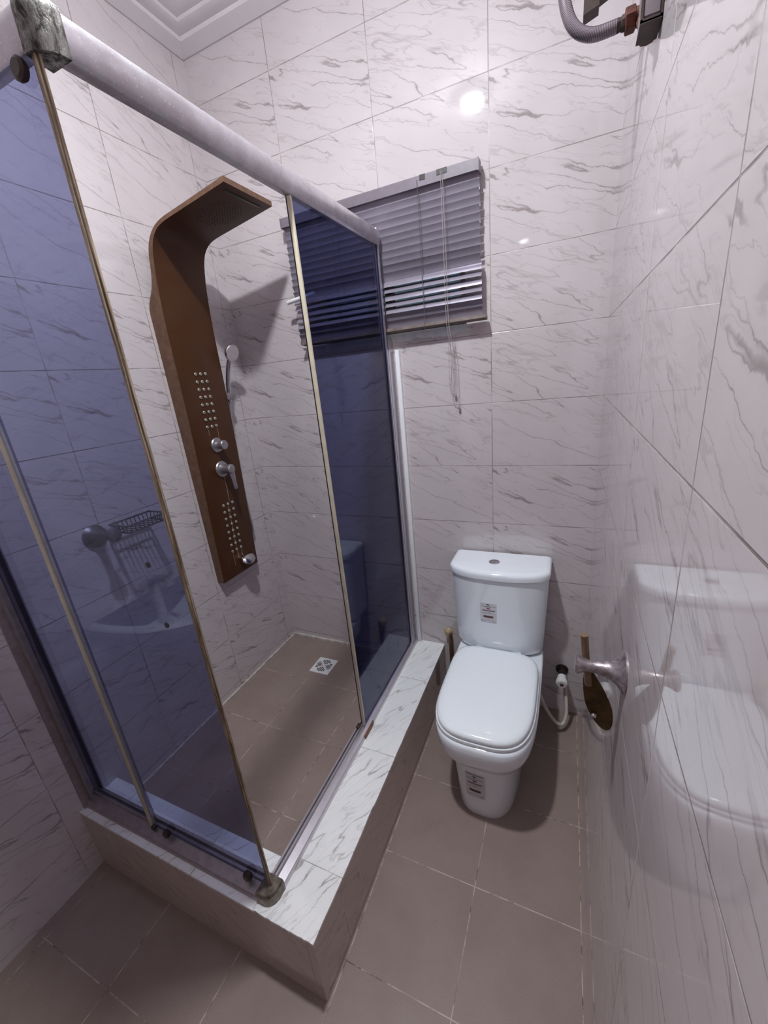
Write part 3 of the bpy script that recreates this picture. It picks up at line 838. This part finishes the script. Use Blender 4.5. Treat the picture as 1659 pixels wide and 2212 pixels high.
# ================================================================= TOILET
to = thing('toilet', 'white close-coupled toilet with rounded square seat, lid closed', 'toilet', (1.235, -0.35, 0))
TX = 1.236
def pan_loops():
    out = []
    # z, half width, front y, back y, p
    for z, hx, yf, yb, p, pf in [(0.0, .114, -.600, -.03, 3.2, 2.9), (.012, .116, -.602, -.03, 3.2, 2.9), (.06, .119, -.604, -.025, 3.2, 2.9), (.14, .124, -.606, -.02, 3.3, 3.0),
                         (.215, .130, -.610, -.02, 3.4, 3.1), (.250, .136, -.616, -.02, 3.5, 3.1), (.262, .146, -.626, -.02, 3.6, 3.1),
                         (.275, .158, -.641, -.02, 3.7, 3.2), (.295, .168, -.655, -.02, 3.8, 3.3), (.325, .1745, -.665, -.02, 3.8, 3.4), (.360, .1775, -.670, -.02, 4.0, 3.4), (.382, .1775, -.670, -.02, 4.0, 3.4),
                         (.390, .1745, -.666, -.022, 4.0, 3.4), (.393, .168, -.658, -.026, 4.0, 3.4)]:
        yc = -.36
        out.append(supere(TX, yc, hx, yc-yf if False else -(yf-yc), yb-yc, z, 64, p*1.8, pf))
    return out
bm = NB(); loft(bm, pan_loops()); pan = obj('pan', bm, 'ceramic', to, 45)
def seat_loop(z, s, yf=-.662, yb=-.180):
    yc = -.40
    return supere(TX-.002, yc, .173-s, -(yf+s-yc), (yb-s)-yc, z, 64, 5.5, 3.3)
bm = NB(); loft(bm, [seat_loop(.394, .004), seat_loop(.397, .0), seat_loop(.406, .0), seat_loop(.410, .005)]); obj('seat', bm, 'seat_plastic', to, 45)
def lid_loop(z, s, yf=-.660, yb=-.190):
    yc = -.40; hx = .168
    out = []
    for x, y, zz in supere(TX-.002, yc, hx-s, -(yf+s-yc), (yb-s)-yc, z, 64, 5.0, 3.3): out.append((x, y, zz))
    return out
bm = NB(); loft(bm, [lid_loop(.4115, .003), lid_loop(.4135, 0), lid_loop(.422, 0), lid_loop(.428, .003), lid_loop(.4325, .012), lid_loop(.4345, .030), lid_loop(.4355, .07), lid_loop(.436, .12)])
obj('lid', bm, 'seat_plastic', to, 60)
for sx_ in (-1, 1):
    bm = box(NB(), (TX+sx_*.075-.018, -.192, .394), (TX+sx_*.075+.018, -.168, .420), .006); obj('hinge', bm, 'seat_plastic', to)
# tank
def tank_plan(hw, ds, dm, z, n=40, yb=-.012, xc=None):
    xc = TX-.006 if xc is None else xc
    lp = [(xc-hw, yb, z)]
    for k in range(n+1):
        s = -1+2*k/n; s = math.sin(s*PI/2)
        lp.append((xc+hw*s, -(ds+(dm-ds)*(1-abs(s)**2.6)**(1/1.9)), z))
    lp.append((xc+hw, yb, z)); return lp
def tank_y(x, z):
    t = (z-.425)/(.755-.425); hw = .180+.014*t; ds = .115+.012*t; dm = .188+.014*t
    s = (x-(TX-.006))/hw; return -(ds+(dm-ds)*(1-abs(s)**2.6)**(1/1.9))
bm = NB(); loops = [tank_plan(.168, .105, .172, .397), tank_plan(.176, .110, .182, .405)]
for z in (.425, .50, .60, .70, .752):
    t = (z-.425)/.33; loops.append(tank_plan(.180+.014*t, .115+.012*t, .188+.014*t, z))
loft(bm, loops); tank = obj('tank', bm, 'ceramic', to, 45)
bm = NB()
loft(bm, [tank_plan(.186, .120, .194, .7525), tank_plan(.190, .124, .200, .756), tank_plan(.198, .132, .210, .758), tank_plan(.199, .133, .212, .775), tank_plan(.197, .131, .208, .784), tank_plan(.191, .125, .200, .789), tank_plan(.178, .112, .182, .791)])
obj('tank_lid', bm, 'ceramic', to, 50)
bm = NB(); bx0, by0 = 1.211, -.108
lathe(bm, (bx0, by0, .790), (0, 0, 1), [(0, .021), (.003, .0215), (.0045, .019), (.005, .0165), (.0045, .0155), (.007, .0145), (.0078, .011), (.0078, .0)], 32)
fb = obj('flush_button', bm, 'chrome', to)
bm = box(NB(), (bx0-.014, by0-.0009, .7972), (bx0+.014, by0+.0009, .7981)); obj('button_split', bm, 'dark_metal', fb)
# stickers: paper with printed marks following the curved china
def sticker(par, surf, x0, z0, w, h, lab):
    """surf(x, z) -> y of the china; x0, z0 = centre"""
    def patch(u0, u1, v0, v1, off, poly=None, nu=6):
        bmp = NB(); lay = []
        for a in range(nu+1):
            u = u0+(u1-u0)*a/nu; x = x0+u*w
            z_a, z_b = z0+v0*h, z0+v1*h
            lay.append((bmp.verts.new((x, surf(x, z_a)-off, z_a)), bmp.verts.new((x, surf(x, z_b)-off, z_b))))
        for a, b_ in zip(lay, lay[1:]): bmp.faces.new((a[0], b_[0], b_[1], a[1]))
        return bmp
    def merge(items, off):
        bmm = NB()
        for it in items:
            u0, u1, v0, v1 = it
            lay = []
            nu = 3 if u1-u0 > .1 else 1
            for a in range(nu+1):
                u = u0+(u1-u0)*a/nu; x = x0+u*w
                lay.append((bmm.verts.new((x, surf(x, z0+v0*h)-off, z0+v0*h)), bmm.verts.new((x, surf(x, z0+v1*h)-off, z0+v1*h))))
            for a, b_ in zip(lay, lay[1:]): bmm.faces.new((a[0], b_[0], b_[1], a[1]))
        return bmm
    st = obj('sticker', patch(-.5, .5, -.5, .5, .0006, nu=10), 'paper', par, 0, lab)
    rnd = random.Random(3)
    dark = []
    # bird-like emblem: widening then narrowing rows
    for i, (a_, b_) in enumerate([(-.03, .02), (-.12, .05), (-.07, .15), (-.04, .10), (-.02, .05)]):
        dark.append((a_-.02, b_-.02, .475-i*.014-.014, .475-i*.014))
    obj('printed_emblem', merge(dark, .0009), 'ink', st, 0); dark = []
    def words(v0, v1, u0, u1, wmin=.02, wmax=.05, gap=.012):
        u = u0
        while u < u1:
            q = min(u+rnd.uniform(wmin, wmax), u1); dark.append((u, q, v0, v1)); u = q+gap
    words(.335, .352, -.42, .44, .03, .10, .014)
    words(.305, .320, -.22, .14, .03, .06, .014)
    words(.105, .160, -.36, .40, .026, .045, .014)       # bold heading line
    words(.040, .052, -.14, .16, .02, .05, .02)
    words(.010, .020, -.30, .28, .02, .05, .03)
    words(-.030, -.022, -.40, .40, .02, .06, .02)
    words(-.335, -.327, -.20, .24, .02, .05, .03)
    words(-.425, -.405, -.44, -.22, .05, .10, .01); words(-.405, -.395, -.18, .18, .02, .05, .02); words(-.425, -.405, .24, .44, .05, .10, .01)
    obj('printed_lettering', merge(dark, .0009), 'ink', st, 0)
    obj('printed_flag', merge([(-.10, .10, .20, .275)], .0009), 'ink_red', st, 0)
    obj('printed_bar', merge([(-.30, .30, -.245, -.135)], .0009), 'ink_brown', st, 0)
sticker(tank, lambda x, z: tank_y(x, z)-.0002, TX-.037, .600, .066, .092, 'small printed white sticker on tank front')
def ped_y(x, z):
    t = min(max(z/.215, 0), 1); hx = .114+.016*t; yf = -.600-.010*t; e = 2.9+.2*t; yc = -.36
    s = min(abs((x-TX)/hx), .98); return yc-(-(yf-yc))*(1-s**e)**(1/e)
sticker(pan, lambda x, z: ped_y(x, z)-.003, TX-.020, .150, .068, .110, 'small printed white sticker on pedestal front')
# pan fixing spigot on the left side
bm = NB(); lathe(bm, (TX-.118, -.235, .120), (-1, 0, 0), [(0, .034), (.030, .032), (.034, .028), (.034, .018), (.02, .017)], 24)
obj('side_spigot', bm, 'white_plastic', to)

# stop valve with hose on the wall to the right of the toilet
va = thing('stop_valve', 'angle valve with white knob and cream hose right of the toilet', 'valve', (1.49, 0, .25))
bm = NB(); lathe(bm, (1.488, -.0005, .235), (0, -1, -.05), [(0, .026), (.006, .025), (.010, .014), (.046, .013)], 20); obj('collar', bm, 'black_plastic', va)
bm = NB(); lathe(bm, (1.488, -.046, .234), (0, -1, -.12), [(0, .013), (.004, .018), (.026, .020), (.030, .024), (.046, .024), (.050, .019)], 12); kn = obj('knob', bm, 'white_plastic', va, 25)
bm = NB(); lathe(bm, (1.488, -.0958, .2275), (0, -1, -.12), [(0, .008), (.001, .008)], 14); obj('knob_cap', bm, 'brown', kn)
bm = NB(); tube(bm, [(1.498, -.042, .230), (1.503, -.050, .190), (1.510, -.075, .13), (1.512, -.10, .075), (1.500, -.125, .045), (1.478, -.14, .055), (1.452, -.15, .095), (1.425, -.155, .150), (1.405, -.15, .20)], .0075, 12, 8)
obj('hose', bm, 'hose_white', va)
# yellowed fitting with pipe left of the toilet
pf_ = thing('pipe_fitting', 'yellowed wall fitting with thin dark pipe between curb and toilet', 'pipe', (0.97, 0, .30))
bm = NB(); lathe(bm, (.968, -.0005, .335), (0, -1, 0), [(0, .022), (.004, .020), (.012, .012), (.024, .012)], 18); obj('wall_collar', bm, 'yellow', pf_)
bm = NB(); cyl(bm, (.982, -.018, .335), (.984, -.018, .02), .009, 14); obj('pipe', bm, 'wood_frame', pf_)

# ================================================================= PAPER HOLDER on right wall
ph = thing('paper_holder', 'corroded flared metal paper holder sticking out of the right wall', 'paper holder', (WX, -0.95, 1.02))
bm = NB(); lathe(bm, (WX-.0005, -.950, 1.012), (-1, 0, .02), [(0, .038), (.002, .038), (.006, .031), (.014, .022), (.026, .0155), (.042, .0115), (.058, .0105), (.068, .014), (.073, .0175), (.077, .0185), (.080, .016), (.0805, .0)], 28)
obj('flared_post', bm, 'worn_chrome', ph)
bm = NB(); tube(bm, [(1.505, -.935, 1.068), (1.510, -.935, 1.02), (1.518, -.935, .958)], .0068, 14, 4)
obj('roller_bar', bm, 'tan', ph)
bm = NB(); pl = []                                   # leaf-shaped cover flap, hanging down
for k in range(28):
    t = 2*PI*k/28
    u = math.cos(t); v = math.sin(t)
    wv = .0165*(1+.0*v); pl.append((u, v))
loops = []
def flap(off):
    out = []
    for u, v in pl:
        zc = .925; hz = .072; z = zc+hz*v
        wdt = .0235*(1.0 if v < -.2 else 1.0-.42*((v+.2)/1.2))
        sh = (z-1.0)*-.28
        out.append((1.513+sh+wdt*u, -.932+off+.10*(1.0-z)*.2, z))
    return out
loft(bm, [flap(0), flap(-.0025)]); fl_ = obj('cover_flap', bm, 'olive', ph)
bm = NB(); lathe(bm, (1.532, -.9355, .890), (0, -1, 0), [(0, .0050), (.003, .0048), (.006, .003), (.0065, .0)], 16); obj('stud', bm, 'chrome_bright', fl_)

# ================================================================= WATER HEATER at the upper right
wh = thing('water_heater', 'dark wall unit with braided hose high on the right wall', 'water heater', (WX, -0.55, 2.2))
HY = -.50
bm = box(NB(), (1.541, -.652, 2.060), (WX-.0005, -.605, 2.50), .002); obj('casing', bm, 'grey_case', wh)
bm = box(NB(), (1.545, -.655, 2.066), (1.567, -.652, 2.46), .001); obj('front_plate', bm, 'grey_case', wh)
bm = NB()
for a_, b_ in (((1.540, -.656, 2.058), (1.571, -.6515, 2.0625)), ((1.540, -.656, 2.058), (1.5435, -.6515, 2.46)), ((1.568, -.656, 2.058), (1.571, -.6515, 2.46)), ((1.540, -.656, 2.057), (1.571, -.603, 2.0605))): box(bm, a_, b_)
obj('bottom_frame', bm, 'dark_metal', wh)
bm = NB(); prism(bm, [(1.454, 2.198), (1.454, 2.42), (1.522, 2.42), (1.522, 2.248), (1.506, 2.240), (1.506, 2.225), (1.482, 2.217), (1.482, 2.205)], 'y', -.475, -.445)
obj('mounting_bracket', bm, 'dark_metal', wh)
bm = NB()
lathe(bm, (1.512, HY, 2.148), (1, 0, .05), [(0, .0105), (.004, .0115), (.008, .0105), (.010, .0125), (.0175, .0135)], 8)
obj('hose_ferrule', bm, 'dark_metal', wh)
bm = NB(); lathe(bm, (1.527, HY, 2.149), (1, 0, .05), [(0, .017), (.002, .019), (.016, .019), (.018, .016)], 6)
obj('hex_nut', bm, 'rust_red', wh)
bm = NB(); cyl(bm, (1.545, HY, 2.150), (WX-.001, HY, 2.152), .0145, 12); cyl(bm, (1.557, HY, 2.142), (1.557, -.60, 2.082), .012, 10); cyl(bm, (1.557, -.600, 2.060), (1.557, -.600, 2.094), .0125, 8)
obj('brass_body', bm, 'brass_rust', wh)
bm = NB(); tube(bm, [(1.414, HY, 2.38), (1.413, HY, 2.28), (1.420, HY, 2.215), (1.438, HY, 2.172), (1.470, HY, 2.150), (1.514, HY, 2.148)], .0112, 18, 10, uv=True)
obj('braided_hose', bm, 'braid', wh)
bm = NB(); tube(bm, [(1.533, -.47, 2.275), (1.520, -.47, 2.255), (1.514, -.47, 2.228), (1.520, -.47, 2.208), (1.536, -.47, 2.206)], .0026, 8, 6); obj('wire', bm, 'ink_blue', wh)

# ================================================================= WASHBASIN (outside the frame, mirrored in the door glass)
wb = thing('washbasin', 'white washbasin on the left wall, mirrored in the blue door glass', 'washbasin', (0, -1.55, .8))
def basin_loop(z, s, ins=0.0):
    lp = []
    for k in range(41):
        t = -PI/2+PI*k/40
        lp.append((.001+max(0, (.40-s)*math.cos(t))**1.0, -1.56+(.235-s)*math.sin(t)*1.0, z))
    return lp
bm = NB(); loft(bm, [basin_loop(.66, .16), basin_loop(.70, .10), basin_loop(.76, .04), basin_loop(.80, .012), basin_loop(.845, .0), basin_loop(.85, .004), basin_loop(.852, .03), basin_loop(.82, .05), basin_loop(.76, .09), basin_loop(.73, .15)])
obj('bowl', bm, 'ceramic', wb, 50)
bm = NB(); cyl(bm, (.05, -1.56, .735), (.05, -1.56, .93), .018); tube(bm, [(.05, -1.56, .91), (.10, -1.56, .93), (.15, -1.56, .91)], .012, 12, 6); obj('tap', bm, 'chrome', wb)

# ================================================================= CEILING LAMP
cl = thing('ceiling_lamp', 'small round domed ceiling light, mirrored on the back wall', 'lamp', (LAMP_POS[0], LAMP_POS[1], CZ))
bm = NB(); lathe(bm, (LAMP_POS[0], LAMP_POS[1], CZ), (0, 0, -1), [(0, .064), (.020, .064), (.034, .058), (.036, .052)], 32); obj('lamp_rim', bm, 'white_plastic', cl)
bm = NB(); lathe(bm, (LAMP_POS[0], LAMP_POS[1], LAMP_POS[2]), (0, 0, -1), [(0, .050), (.005, .048), (.012, .040), (.017, .026), (.019, .0)], 24)
obj('diffuser', bm, 'lamp', cl)
